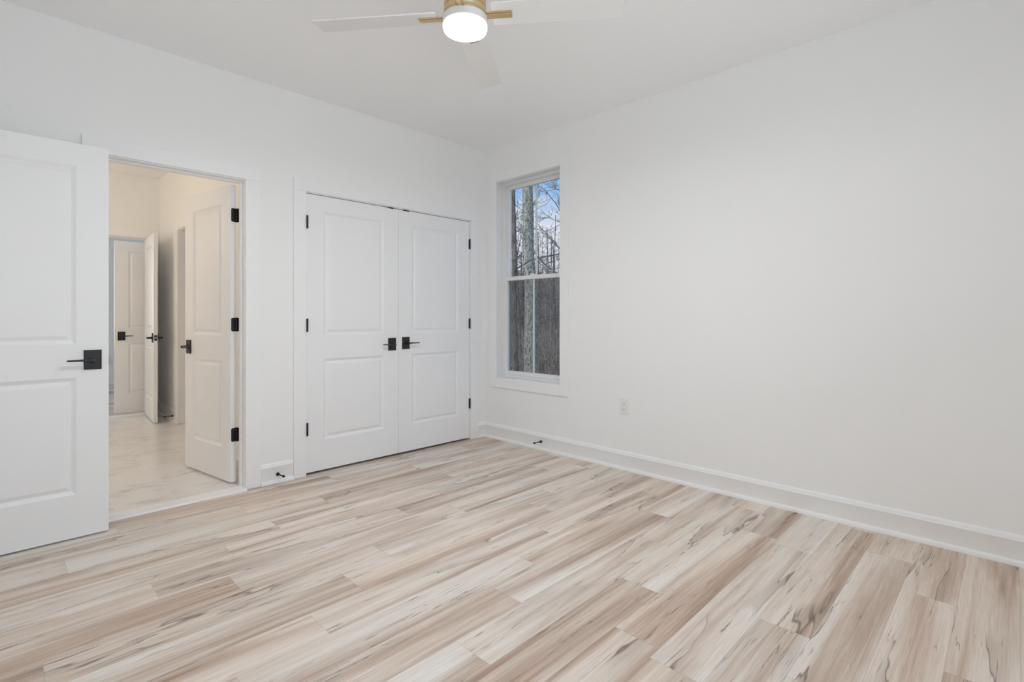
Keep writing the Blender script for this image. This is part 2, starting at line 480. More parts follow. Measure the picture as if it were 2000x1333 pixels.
struct(fb.build('floor_bathroom', 'tile'), 'marble-look tile floor of the bathroom seen through the open doorway', 'floor')
struct(plank_floor('floor_bedroom', [(-4.6, -0.6, 3.70, 6.35)], 2), 'strip of plank floor in the daylit room beyond the bathroom', 'floor')

struct(MB().box(XW - .15, 0.15, YR - .15, 0.9, CH, CH + .12).build('ceiling', 'ceiling'), 'plain white ceiling the fan hangs from', 'ceiling')
struct(MB().box(BX0 - .12, -0.9, 0.9, 3.70, CHB, CHB + .12).box(BX0 - .12, BX1, 0.115, 0.9, CHB, CHB + .12).build('ceiling_bathroom', 'ceiling'), 'warm-lit bathroom ceiling seen under the door head', 'ceiling')
struct(MB().box(-4.72, -0.48, 3.70, 6.5, CH, CH + .12).build('ceiling_bedroom', 'ceiling'), 'ceiling of the room beyond the bathroom', 'ceiling')

J = 0.018
wl_ = MB()
T = 0.115
wl_.box(XW - .15, BATH_L - J, 0, T, 0, CHB).box(BATH_R + J, CL_L - J, 0, T, 0, CHB).box(CL_R + J, 0.15, 0, T, 0, CHB)
wl_.box(BATH_L - J, BATH_R + J, 0, T, HEAD + J, CHB).box(CL_L - J, CL_R + J, 0, T, 2.048 + J, CHB)
struct(wl_.build('wall_left', 'wall'), 'white wall holding the bathroom doorway and the double closet doors', 'wall')

WY0, WY1, WZ0, WZ1 = -0.945, -0.158, 0.572, 2.422    # rough opening of the window
wr = MB()
wr.box(0, 0.15, YR - .15, WY0, 0, CH).box(0, 0.15, WY1, 0, 0, CH).box(0, 0.15, WY0, WY1, 0, WZ0).box(0, 0.15, WY0, WY1, WZ1, CH)
struct(wr.build('wall_right', 'wall'), 'plain white wall with the tall narrow window and an outlet', 'wall')

RX0, RX1, RZ0, RZ1 = -3.35, -1.75, 0.65, 2.35
we = MB()
we.box(XW, RX0, YR - .15, YR, 0, CH).box(RX1, 0, YR - .15, YR, 0, CH).box(RX0, RX1, YR - .15, YR, 0, RZ0).box(RX0, RX1, YR - .15, YR, RZ1, CH)
struct(we.build('wall_rear', 'wall'), 'white wall behind the camera with a wide window', 'wall')
struct(MB().box(XW - .15, XW, YR - .15, 0, 0, CH).build('wall_near', 'wall'), 'white wall beside the camera that the entry door is hung on', 'wall')

# closet interior
wc = MB().box(-1.95 + 1e-4, -1.85, T, 0.85, 0, CH).box(-0.02, 0.15, T, 0.85, 0, CH).box(-1.95 + 1e-4, 0.15, 0.85, 0.90, 0, CH)
struct(wc.build('wall_closet', 'wall'), 'inside walls of the closet behind the double doors', 'wall')

# bathroom walls
OY0, OY1 = 1.95, 2.685           # opening in the right bathroom wall
wb = MB().box(BX1, BX1 + T, T, OY0 - J, 0, CHB).box(BX1, BX1 + T, OY1 + J, BY1, 0, CHB).box(BX1, BX1 + T, OY0 - J, OY1 + J, 2.07 + J, CHB)
struct(wb.build('wall_bathroom_right', 'wall'), 'warm-lit bathroom wall behind the two open doors', 'wall')
FX0, FX1 = -2.83, -2.052         # jamb faces of the far doorway
wf = MB().box(BX0, FX0 - J, BY1, BY1 + T, 0, CHB).box(FX1 + J, BX1 + T, BY1, BY1 + T, 0, CHB).box(FX0 - J, FX1 + J, BY1, BY1 + T, 2.07 + J, CHB)
wf.box(-4.6, BX0, BY1, BY1 + T, 0, CHB).box(BX1 + T, -0.6, BY1, BY1 + T, 0, CHB)
struct(wf.build('wall_bathroom_far', 'wall'), 'warm-lit far bathroom wall above the second doorway', 'wall')
struct(MB().box(BX0 - .12, BX0, T, BY1, 0, CHB).build('wall_bathroom_left', 'wall'), 'bathroom wall with the vanity light', 'wall')
wk = MB().box(BX1 + T, -1.0, 1.80, 1.85, 0, CHB).box(BX1 + T, -1.0, 2.80, 2.85, 0, CHB).box(-1.0, -0.9, 1.80, 2.85, 0, CHB)
struct(wk.build('wall_alcove', 'wall'), 'walls of the small alcove off the bathroom', 'wall')
BW0, BW1 = -4.15, -2.65
wd = MB().box(-4.72, -4.6, BY1, 6.5, 0, CH).box(-0.6, -0.48, BY1, 6.5, 0, CH)
wd.box(-4.6, BW0, 6.35, 6.5, 0, CH).box(BW1, -0.6, 6.35, 6.5, 0, CH).box(BW0, BW1, 6.35, 6.5, 0, 0.7).box(BW0, BW1, 6.35, 6.5, 2.3, CH)
struct(wd.build('wall_bedroom', 'wall'), 'daylit walls of the room beyond the bathroom', 'wall')

# ------------------------------------------------------------------ trim
CT, CW = 0.015, 0.092
def casing_y(name, x0, x1, ztop, y, sgn, label, w=CW, reveal=0.006):
    """flat casing round an opening in a wall facing -y (sgn=-1) or +y (sgn=+1)"""
    a, b = sorted((y, y + sgn * CT))
    m = MB()
    m.box(x0 - reveal - w, x0 - reveal + .004, a, b, 0.0, ztop + reveal)
    m.box(x1 + reveal - .004, x1 + reveal + w, a, b, 0.0, ztop + reveal)
    m.box(x0 - reveal - w, x1 + reveal + w, a, b, ztop + reveal, ztop + reveal + w)
    return struct(m.build(name, 'trim', bevel=0.0025), label, 'door trim')

def jamb_y(name, x0, x1, ztop, y0, y1, stop, label):
    m = MB()
    m.box(x0 - J, x0, y0, y1, 0.0, ztop + J).box(x1, x1 + J, y0, y1, 0.0, ztop + J).box(x0 - J, x1 + J, y0, y1, ztop, ztop + J)
    if stop:
        s0, s1, t = stop
        m.box(x0, x0 + t, s0, s1, 0.0, ztop - t).box(x1 - t, x1, s0, s1, 0.0, ztop - t).box(x0, x1, s0, s1, ztop - t, ztop)
    return struct(m.build(name, 'trim', bevel=0.0015), label, 'door jamb')

casing_y('trim_1', BATH_L, BATH_R, HEAD, 0, -1, 'flat white casing around the bathroom doorway')
casing_y('trim_2', CL_L + .002, CL_R + .004, 2.048, 0, -1, 'flat white casing around the double closet doors', w=0.086)
jamb_y('trim_3', BATH_L, BATH_R, HEAD, -0.001, T + .001, (0.040, 0.080, 0.011), 'white jamb with stop inside the bathroom doorway')
jamb_y('trim_4', CL_L, CL_R, 2.048, -0.001, T + .001, (0.040, 0.075, 0.011), 'white jamb behind the closet doors')
casing_y('trim_5', BATH_L, BATH_R, HEAD, T, +1, 'casing on the bathroom side of the nearer doorway')
jamb_y('trim_6', FX0, FX1, 2.070, BY1 - .001, BY1 + T + .001, (BY1 + .036, BY1 + .075, 0.011), 'jamb of the far bathroom doorway')
casing_y('trim_7', FX0, FX1, 2.070, BY1, -1, 'casing around the far bathroom doorway')
m = MB()
for a, b in ((OY0 - CW, OY0), (OY1, OY1 + CW)): m.box(BX1 - CT, BX1, a, b, 0.01, 2.076)
m.box(BX1 - CT, BX1, OY0 - CW, OY1 + CW, 2.076, 2.076 + CW)
m.box(BX1 - .001, BX1 + T, OY0 - J, OY0, 0.01, 2.07 + J).box(BX1 - .001, BX1 + T, OY1, OY1 + J, 0.01, 2.07 + J).box(BX1 - .001, BX1 + T, OY0, OY1, 2.07, 2.07 + J)
struct(m.build('trim_8', 'trim', bevel=0.002), 'casing of the alcove opening beside the open bathroom door', 'door trim')

BASE = [(0, 0), (0.0135, 0), (0.0135, 0.109), (0.0150, 0.1115), (0.0153, 0.116), (0.0142, 0.119), (0.0118, 0.121), (0.0110, 0.130), (0.006, 0.138), (0, 0.140)]
SHOE = [(0.0130, 0), (0.0245, 0), (0.0243, 0.006), (0.0228, 0.016), (0.0190, 0.023), (0.0130, 0.026)]
def baseboard(name, runs, label, z=0.0):
    mb = MB()
    for A, B, nrm in runs:
        for pr in (BASE, SHOE):
            mb.extrude(pr, (*A, z), (*B, z), (*nrm, 0), (0, 0, 1))
    return struct(mb.build(name, 'trim', smooth=True), label, 'baseboard')
cb_l, cb_r = BATH_R + .006 + CW, CL_L - .006 - .086
baseboard('baseboard_left', [((cb_l, 0), (cb_r, 0), (0, -1)), ((CL_R + .006 + .086, 0), (0, 0), (0, -1)), ((XW, 0), (BATH_L - .006 - CW, 0), (0, -1))], 'short white baseboard between the two door casings')
baseboard('baseboard_right', [((0, YR), (0, 0), (-1, 0))], 'long white baseboard with shoe moulding under the window wall')
baseboard('baseboard_rear', [((XW, YR), (0, YR), (0, 1))], 'white baseboard behind the camera')
baseboard('baseboard_bathroom', [((BX1, OY1 + CW), (BX1, BY1), (-1, 0)), ((BX1, T), (BX1, OY0 - CW), (-1, 0)), ((FX1 + .006 + CW, BY1), (BX1, BY1), (0, -1))], 'bathroom baseboard in the shade behind the open far door', z=0.010)
baseboard('baseboard_bedroom', [((-4.6, 6.35), (-0.6, 6.35), (0, -1))], 'baseboard of the room beyond the bathroom')

th = MB().extrude([(-0.052, 0.0), (0.070, 0.0), (0.070, 0.010), (0.066, 0.013), (-0.036, 0.015), (-0.047, 0.013), (-0.052, 0.007)], (BATH_L, 0, 0), (BATH_R, 0, 0), (0, 1, 0), (0, 0, 1))
tag(th.build('threshold', 'marble', bevel=0.001), 'white stone threshold strip between plank floor and bathroom tile', 'threshold')
th = MB().extrude([(-0.005, 0.0), (0.12, 0.0), (0.12, 0.012), (0.112, 0.016), (0.005, 0.016), (-0.005, 0.012)], (FX0, BY1, 0), (FX1, BY1, 0), (0, 1, 0), (0, 0, 1))
tag(th.build('threshold', 'marble', bevel=0.001), 'narrow pale threshold in the far doorway across the bathroom', 'threshold')

# ------------------------------------------------------------------ doors
def door_leaf(w, h, t):
    """two-panel leaf: x 0..w from the hinge edge, y 0..t (front face y=0), z 0..h, moulded panels on both faces"""
    st = 0.132
    zs = [(0.222, 0.822), (0.996, 1.912)]
    zs = [(a * h / 2.028, b * h / 2.028) for a, b in zs]
    xs = [0, st, w - st, w]
    zc = [0, zs[0][0], zs[0][1], zs[1][0], zs[1][1], h]
    prof = [(0.0, 0.0), (0.002, 0.0015), (0.017, 0.0105), (0.020, 0.0114), (0.024, 0.0108), (0.040, 0.0036), (0.044, 0.0030)]
    mb = MB()
    for face in (0, 1):
        Y = lambda d: d if face == 0 else t - d
        for i in range(3):
            for k in range(5):
                x0, x1, z0, z1 = xs[i], xs[i + 1], zc[k], zc[k + 1]
                if i == 1 and k in (1, 3):
                    vs, fs = [], []
                    for o, d in prof:
                        vs += [(x0 + o, Y(d), z0 + o), (x1 - o, Y(d), z0 + o), (x1 - o, Y(d), z1 - o), (x0 + o, Y(d), z1 - o)]
                    for r in range(len(prof) - 1):
                        for c in range(4):
                            fs.append((r * 4 + c, r * 4 + (c + 1) % 4, r * 4 + 4 + (c + 1) % 4, r * 4 + 4 + c))
                    n = len(prof) * 4
                    fs.append((n - 4, n - 3, n - 2, n - 1))
                    mb.add(vs, fs)
                else:
                    mb.add([(x0, Y(0), z0), (x1, Y(0), z0), (x1, Y(0), z1), (x0, Y(0), z1)], [(0, 1, 2, 3)])
    for i in range(3):
        for z in (0, h): mb.add([(xs[i], 0, z), (xs[i + 1], 0, z), (xs[i + 1], t, z), (xs[i], t, z)], [(0, 1, 2, 3)])
    for k in range(5):
        for x in (0, w): mb.add([(x, 0, zc[k]), (x, 0, zc[k + 1]), (x, t, zc[k + 1]), (x, t, zc[k])], [(0, 1, 2, 3)])
    return mb

def handle(parent, x, z, y, ny, dirx):
    """square rose with a slim lever; on the face at y with outward normal ny (+1/-1); lever points along dirx"""
    r = MB()
    hw, hh, th = 0.036, 0.051, 0.009
    a = [(-hw, -hh), (hw, -hh), (hw, hh), (-hw, hh)]
    b = [(-hw + .005, -hh + .005), (hw - .005, -hh + .005), (hw - .005, hh - .005), (-hw + .005, hh - .005)]
    vs = [(x + p[0], y, z + p[1]) for p in a] + [(x + p[0], y + ny * (th - .004), z + p[1]) for p in a] + [(x + p[0], y + ny * th, z + p[1]) for p in b]
    fs = [(0, 1, 2, 3), (8, 9, 10, 11)]
    for i in range(4):
        j = (i + 1) % 4
        fs += [(i, j, 4 + j, 4 + i), (4 + i, 4 + j, 8 + j, 8 + i)]
    r.add(vs, fs)
    r.tube([(x, y + ny * th, z), (x, y + ny * (th + .003), z), (x, y + ny * (th + .004), z)], [0.0195, 0.0195, 0.017], 24)
    rose = r.build('door_handle', 'black', parent, smooth=True)
    l = MB()
    y0 = y + ny * 0.012
    l.tube([(x, y0, z), (x, y + ny * .030, z), (x, y + ny * .050, z), (x, y + ny * .055, z)], [0.0125, 0.0100, 0.0105, 0.008], 20)
    yc = y + ny * 0.046
    seg = []
    for s, hz, hy in ((0.0, .0085, .008), (0.03, .0060, .0075), (0.07, .0050, .0085), (0.100, .0048, .0095), (0.106, .0035, .008)):
        seg.append((x + dirx * s, hz, hy))
    vs, fs = [], []
    for sx, hz, hy in seg:
        for k in range(12):
            t = 2 * math.pi * k / 12
            c, s_ = math.cos(t), math.sin(t)
            f = max(abs(c), abs(s_)) ** 0.5
            vs.append((sx, yc + hy * c / f, z + hz * s_ / f))
    for i in range(len(seg) - 1):
        for k in range(12):
            fs.append((i * 12 + k, i * 12 + (k + 1) % 12, (i + 1) * 12 + (k + 1) % 12, (i + 1) * 12 + k))
    fs += [tuple(range(12))[::-1], tuple((len(seg) - 1) * 12 + k for k in range(12))]
    l.add(vs, fs)
    l.build('lever', 'black', rose, smooth=True)
    return rose

HZ = (1.815, 1.070, 0.320)
def rounded_plate(mb, u0, u1, z0, z1, pos, axis, th, r=0.012, round_side='u0'):
    """hinge plate with two rounded corners; lies in the plane axis = pos, u is the other horizontal axis"""
    pts = []
    def arc(cx, cz, a0, a1):
        for i in range(5):
            a = math.radians(a0 + (a1 - a0) * i / 4)
            pts.append((cx + r * math.cos(a), cz + r * math.sin(a)))
    lo, hi = min(u0, u1), max(u0, u1)
    if round_side == 'lo':
        arc(lo + r, z0 + r, 180, 270); pts.append((hi, z0)); pts.append((hi, z1)); arc(lo + r, z1 - r, 90, 180)
    else:
        pts.append((lo, z0)); arc(hi - r, z0 + r, 270, 360); arc(hi - r, z1 - r, 0, 90); pts.append((lo, z1))
    n = len(pts)
    P = (lambda u, z, d: (u, pos + d, z)) if axis == 'y' else (lambda u, z, d: (pos + d, u, z))
    vs = [P(u, z, 0) for u, z in pts] + [P(u, z, th) for u, z in pts]
    fs = [tuple(range(n)), tuple(range(n, 2 * n))] + [(i, (i + 1) % n, n + (i + 1) % n, n + i) for i in range(n)]
    mb.add(vs, fs)

def knuckle(mb, x, y, z, h=0.092, r=0.0058):
    for i in range(5):
        a = z - h / 2 + i * h / 5
        mb.tube([(x, y, a + .0006), (x, y, a + h / 5 - .0006)], r, 12)
    mb.tube([(x, y, z - h / 2 - .003), (x, y, z + h / 2 + .003)], r * .6, 10)

def hinge_closed(parent, x, y, sgn):
    for z in HZ:
        mb = MB(); knuckle(mb, x, y, z)
        mb.box(min(x, x + sgn * .010), max(x, x + sgn * .010), y + .004, y + .0062, z - .045, z + .045)
        mb.build('hinge', 'black', parent, smooth=True)

DT = 0.035
# entry door, standing open in front of the left part of the doorway wall; hinged on the wall beside the camera
w = 0.806
d1 = door_leaf(w, 2.032, DT).build('door_1', 'door')
d1.location = (XW + .020, -0.200, 0.010)
struct(d1, 'white two-panel entry door standing wide open against the bathroom doorway casing', 'door')
handle(d1, w - .066, 0.913, 0, -1, -1)
handle(d1, w - .066, 0.913, DT, 1, -1)
for z in HZ:
    mb = MB(); knuckle(mb, -0.006, -0.004, z); mb.build('hinge', 'black', d1, smooth=True)
mb = MB().box(w - .0005, w + .0015, .006, .029, 0.885, 0.942); mb.build('latch_plate', 'black', d1)

# bathroom door, hinged on the right jamb and opened into the bathroom
w = 0.700
d2 = door_leaf(w, 2.020, DT).build('door_2', 'door')
phi = math.radians(81)
d2.location = (-2.166, 0.137, 0.026)
# local x runs from the hinge edge to the free edge, local +y is the face turned to the bathroom wall
d2.rotation_euler = (0, 0, math.pi - phi)
def shift_mesh(o, dx=0, dy=0):
    for v in o.data.vertices: v.co.x += dx; v.co.y += dy
shift_mesh(d2, 0.004, 0.0)
struct(d2, 'white two-panel bathroom door opened inwards, its black hinges showing', 'door')
handle(d2, w - .062, 0.900, DT, 1, -1)
handle(d2, w - .062, 0.900, 0, -1, -1)
for z in HZ:
    mb = MB()
    rounded_plate(mb, .001, .032, z - .046, z + .046, 0.0035, 'x', -0.0022, r=0.010, round_side='hi')
    knuckle(mb, -0.001, -0.003, z)
    # plate on the jamb, which stays in line with the wall
    ca, sa = math.cos(-(math.pi - phi)), math.sin(-(math.pi - phi))
    pl = MB(); rounded_plate(pl, -.034, .002, z - .046, z + .046, 0.0086, 'x', 0.0016, r=0.010, round_side='lo')
    pl.box(-.001, .0100, -.0012, .0012, z - .046, z + .046)
    pl.v = [(x * ca - y * sa, x * sa + y * ca, zz) for x, y, zz in pl.v]
    mb.add(pl.v, pl.f)
    mb.build('hinge', 'black', d2, smooth=True)
MB().box(w + .0035, w + .0055, .006, .029, 0.872, 0.930).build('latch_plate', 'black', d2)

# far bathroom door, opened against the stop on the right bathroom wall
w = 0.752
d3 = door_leaf(w, 2.028, DT).build('door_3', 'door')
shift_mesh(d3, 0.004, -DT)
d3.location = (FX1 - .006, BY1 - .010, 0.022)
d3.rotation_euler = (0, 0, math.radians(-90 - 3.6))
struct(d3, 'narrow-seen white door across the bathroom, standing open with its latch edge towards us', 'door')
handle(d3, w - .062, 0.905, -DT, -1, -1)
handle(d3, w - .062, 0.905, 0, 1, -1)
lp = MB().box(w + .0035, w + .0055, -DT + .005, -.005, 0.876, 0.934).build('latch_plate', 'black', d3)
MB().box(w + .0050, w + .012, -DT + .011, -.012, 0.897, 0.913).build('latch_bolt', 'steel', lp)
for z in HZ:
    mb = MB(); knuckle(mb, 0, 0.004, z); mb.build('hinge', 'black', d3, smooth=True)

# door of the room beyond, seen through the far doorway
w = 0.80
d4 = door_leaf(w, 2.032, DT).build('door_4', 'door')
d4.location = (-2.345 + w, 3.850 + DT, 0.016)
d4.rotation_euler = (0, 0, math.pi)
struct(d4, 'closed-looking white door seen through the far bathroom doorway, square black handle at its free edge', 'door')
handle(d4, w - .066, 0.910, DT, 1, -1)
handle(d4, w - .066, 0.910, 0, -1, -1)

# closet doors
wL = -0.9725 - (CL_L + .003)
d5 = door_leaf(wL, 2.024, DT).build('door_5', 'door'); d5.location = (CL_L + .003, 0.0, 0.018)
struct(d5, 'left leaf of the closed white double closet doors', 'door')
handle(d5, wL - .059, 0.907, 0, -1, -1)
hinge_closed(d5, 0.0000, -0.0230, 1)
wR = (CL_R - .006) - (-0.9695)
d6 = door_leaf(wR, 2.024, DT).build('door_6', 'door')
d6.location = (-0.9695, 0.0, 0.018)
struct(d6, 'right leaf of the closed white double closet doors, next to the room corner', 'door')
handle(d6, .071, 0.912, 0, -1, 1)
hinge_closed(d6, wR + .0022, -0.0050, -1)
for dd, a, b in ((d5, -1.073, -1.020), (d6, -0.926, -0.866)):
    x0 = dd.location.x
    mb = MB().box(a - x0, b - x0, -0.006, 0.030, 2.0205, 2.0262).box(a - x0 + .004, b - x0 - .004, -0.008, -0.004, 2.0235, 2.0275)
    mb.build('roller_catch', 'black', dd, bevel=0.001)

# ------------------------------------------------------------------ door stops
def door_stop(name, loc, rz, label, tilt=0.0):
    """local -y points out of the wall"""
    o = empty(name, loc, rz)
    MB().tube([(0, 0, 0), (0, -.004, 0), (0, -.010, 0), (0, -.022, 0), (0, -.030, 0)], [.0125, .0125, .0105, .0060, .0045], 20).build('mount', 'black', o, smooth=True)
    MB().tube([(0, -.024, 0), (0, -.074, 0)], .0042, 14).build('rod', 'black', o, smooth=True)
    MB().tube([(0, -.070, 0), (0, -.074, 0), (0, -.084, 0), (0, -.088, 0)], [.0050, .0080, .0080, .0055], 16).build('bumper', 'rubber', o, smooth=True)
    return tag(o, label, 'door stop')
door_stop('door_stop', (-1.948, -.0135, 0.060), 0.12, 'black door stop on the short baseboard between bathroom doorway and closet')
door_stop('door_stop', (-.0135, -0.735, 0.073), -math.pi / 2 - .10, 'black door stop on the long baseboard under the window')
door_stop('door_stop', (BX1 - .0135, 2.872, 0.075), -math.pi / 2, 'black door stop in the shade behind the open far bathroom door')

# ------------------------------------------------------------------ outlets
def outlet(loc, rz, label):
    """local -y faces the room, local x is the width"""
    o = empty('outlet', loc, rz)
    w2, h2 = .0375, .060
    pr = MB()
    a = [(-w2, -h2), (w2, -h2), (w2, h2), (-w2, h2)]
    b = [(p[0] * .90, p[1] * .94) for p in a]
    vs = [(p[0], 0, p[1]) for p in a] + [(p[0], -.003, p[1]) for p in a] + [(p[0], -.0055, p[1]) for p in b]
    fs = [(0, 1, 2, 3), (8, 9, 10, 11)]
    for i in range(4):
        j = (i + 1) % 4
        fs += [(i, j, 4 + j, 4 + i), (4 + i, 4 + j, 8 + j, 8 + i)]
    pr.add(vs, fs)
    pr.build('cover_plate', 'plastic', o)
    for zc in (0.0195, -0.0195):
        mb = MB(); pts = []
        for k in range(28):
            t = 2 * math.pi * k / 28
            pts.append((.0172 * math.cos(t), max(-.0135, min(.0135, .0172 * math.sin(t)))))
        vs = [(p[0], -.0050, zc + p[1]) for p in pts] + [(p[0] * .96, -.0078, zc + p[1] * .96) for p in pts]
        n = 28
        mb.add(vs, [tuple(range(n)), tuple(range(n, 2 * n))] + [(i, (i + 1) % n, n + (i + 1) % n, n + i) for i in range(n)])
        rc = mb.build('receptacle', 'plastic', o)
        sl = MB().box(-.0078, -.0052, -.0082, -.0070, zc - .0005, zc + .0085).box(.0052, .0078, -.0082, -.0070, zc + .0005, zc + .0080)
        sl.tube([(0, -.0070, zc - .0072), (0, -.0082, zc - .0072)], .0028, 12)
        sl.build('slot', 'slot', rc)
    MB().tube([(0, -.0050, 0), (0, -.0066, 0)], .0030, 12).build('screw', 'steel', o)
    return tag(o, label, 'outlet')
outlet((0, -1.553, 0.474), -math.pi / 2, 'white double outlet low on the plain wall right of the window')
outlet((-2.085, 6.35, 0.474), 0, 'tiny white outlet in the daylit room beyond the bathroom')

# ------------------------------------------------------------------ windows
def window(name, wall, sgn, u0, u1, z0, z1, label, screen, muntin, casing):
    """wall(u, d, z) -> point; d grows outwards from the room face of the wall"""
    def bx(mb, ua, ub, da, db, za, zb):
        A, B = wall(ua, da, za), wall(ub, db, zb)
        lo = [min(A[i], B[i]) for i in range(3)]; hi = [max(A[i], B[i]) for i in range(3)]
        mb.box(lo[0], hi[0], lo[1], hi[1], lo[2], hi[2])
    def ring(mb, ua, ub, za, zb, t, da, db):
        tl, tr, tb, tt = t
        bx(mb, ua, ua + tl, da, db, za, zb); bx(mb, ub - tr, ub, da, db, za, zb)
        bx(mb, ua + tl, ub - tr, da, db, za, za + tb); bx(mb, ua + tl, ub - tr, da, db, zb - tt, zb)
    fr = MB(); j = 0.012
    ring(fr, u0, u1, z0, z1, (j, j, j, j), -0.001, 0.152)
    root = struct(fr.build(name, 'vinyl', bevel=0.0015), label, 'window')
    cs = MB(); cw = casing
    ring(cs, u0 - cw + .006, u1 + cw - .006, z0 - cw + .004, z1 + cw - .004, (cw, cw, cw, cw), -CT, 0)
    cs.build('casing', 'trim', root, bevel=0.0025)
    a, b, c, d = u0 + j, u1 - j, z0 + j, z1 - j
    vf = MB(); ring(vf, a, b, c, d, (0.026, 0.026, 0.020, 0.024), 0.060, 0.150)
    vf.build('window_frame', 'vinyl', root, bevel=0.002)
    a2, b2, c2, d2_ = a + .022, b - .022, c + .020, d - .022
    zm = c2 + (d2_ - c2) * 0.504
    # upper sash outside, lower sash inside
    for nm, za, zb, da, db, tb, tt in (('upper_sash', zm - .012, d2_, 0.108, 0.138, 0.036, 0.034), ('lower_sash', c2, zm + .024, 0.072, 0.104, 0.040, 0.036)):
        s = MB(); ring(s, a2, b2, za, zb, (0.036, 0.036, tb, tt), da, db)
        so = s.build(nm, 'vinyl', root, bevel=0.003)
        g = MB(); bx(g, a2 + .034, b2 - .034, (da + db) / 2 - .002, (da + db) / 2 + .002, za + tb - .002, zb - tt + .002)
        g.build('pane', 'glass', so)
        if muntin:
            um = (a2 + b2) / 2
            mu = MB(); bx(mu, um - .0095, um + .0095, (da + db) / 2 + .003, (da + db) / 2 + .010, za + tb - .002, zb - tt + .002)
            mu.build('muntin', 'vinyl', so, bevel=0.002)
        if nm == 'lower_sash':
            lk_ = MB(); um = (a2 + b2) / 2
            bx(lk_, um - .03, um + .03, da + .004, da + .022, zb, zb + .010)
            bx(lk_, um - .008, um + .022, da - .002, da + .010, zb + .010, zb + .016)
            lk_.build('sash_lock', 'vinyl', so, bevel=0.002)
    if screen:
        s = MB(); ring(s, a2 - .004, b2 + .004, c2 - .004, zm + .01, (0.020, 0.020, 0.018, 0.018), 0.141, 0.150)
        so = s.build('screen_frame', 'screenframe', root)
        g = MB(); bx(g, a2 + .015, b2 - .015, 0.1452, 0.1458, c2 + .013, zm - .007)
        g.build('insect_mesh', 'screen', so)
    return root
window('window_1', lambda u, d, z: (d, u, z), 1, WY0, WY1, WZ0, WZ1, 'tall narrow white double-hung window looking out on bare woods', True, True, 0.088)
window('window_2', lambda u, d, z: (u, YR - d, z), 1, RX0, RX1, RZ0, RZ1, 'wide white window in the wall behind the camera', False, False, 0.088)
window('window_3', lambda u, d, z: (u, 6.35 + d, z), 1, BW0, BW1, 0.7, 2.3, 'window that lights the room beyond the bathroom', False, False, 0.088)

# ------------------------------------------------------------------ ceiling fan
FC = (-1.900, -1.960)
fan = tag(empty('ceiling_fan', (FC[0], FC[1], CH)), 'white four-blade ceiling fan with gold motor and glowing round light', 'ceiling fan')
ZB = 2.441 - CH
MB().lathe([(0, 0), (.068, 0), (.070, -.006), (.066, -.035), (.050, -.056), (.020, -.062), (0, -.062)], 48).build('canopy', 'gold', fan, smooth=True)
MB().tube([(0, 0, -.055), (0, 0, -.190)], .0125, 20).build('downrod', 'gold', fan, smooth=True)
z = ZB
MB().lathe([(0, z + .125), (.018, z + .125), (.022, z + .105), (.060, z + .092), (.086, z + .075), (.090, z + .062), (.090, z + .030), (.0875, z + .0285), (.0875, z + .025),
            (.091, z + .0235), (.091, z + .004), (.0885, z + .002), (.0885, z - .001), (.090, z - .003), (.090, z - .010), (0, z - .010)], 64).build('motor_housing', 'gold', fan, smooth=True)
MB().lathe([(0, z - .010), (.093, z - .010), (.0965, z - .013), (.0965, z - .041), (.0940, z - .043), (0, z - .043)], 64).build('light_ring', 'fixture', fan, smooth=True)
MB().lathe([(0, z - .041), (.0935, z - .042), (.0950, z - .046), (.0950, z - .056), (.092, z - .064), (.084, z - .0685), (.076, z - .0705), (0, z - .0705)], 64).build('light_globe', 'globe', fan, smooth=True)
MB().lathe([(0, z - .0708), (.076, z - .0708), (.074, z - .0720), (.05, z - .0730), (0, z - .0735)], 64).build('diffuser', 'led', fan, smooth=True)
def blade_parts(ang):
    R = Matrix.Rotation(ang, 4, 'Z') @ Matrix.Translation((0, 0, ZB)) @ Matrix.Rotation(math.radians(-11.5), 4, 'X')
    # blade outline: slightly wider towards a squared tip with small corner radii
    def outline(r0, r1, w0, w1, rc):
        pts = []
        def arc(cx, cy, a0):
            for i in range(5):
                t = math.radians(a0 + 90 * i / 4); pts.append((cx + rc * math.cos(t), cy + rc * math.sin(t)))
        arc(r1 - rc, w1 - rc, 0); pts_end = None
        arc(r0 + rc, w0 - rc, 90); arc(r0 + rc, -w0 + rc, 180); arc(r1 - rc, -w1 + rc, 270)
        return pts
    def slab(pts, za, zb):
        n = len(pts)
        mb = MB()
        vs = [R @ Vector((x, y, za)) for x, y in pts] + [R @ Vector((x, y, zb)) for x, y in pts]
        mb.add(vs, [tuple(range(n))[::-1], tuple(range(n, 2 * n))] + [(i, (i + 1) % n, n + (i + 1) % n, n + i) for i in range(n)])
        return mb
    bl = slab(outline(.118, .668, .060, .066, .006), -.003, .003).build('blade', 'blade', fan)
    ir = slab([(.082, -.019), (.203, -.019), (.203, .019), (.082, .019)], -.008, -.0031)
    s2 = slab([(.082, -.011), (.194, -.011), (.194, .011), (.082, .011)], -.013, -.008)
    ir.add(s2.v, s2.f)
    ir.build('blade_iron', 'gold', fan, bevel=0.001)
for k in range(4): blade_parts(math.radians(37.8 + 90 * k))

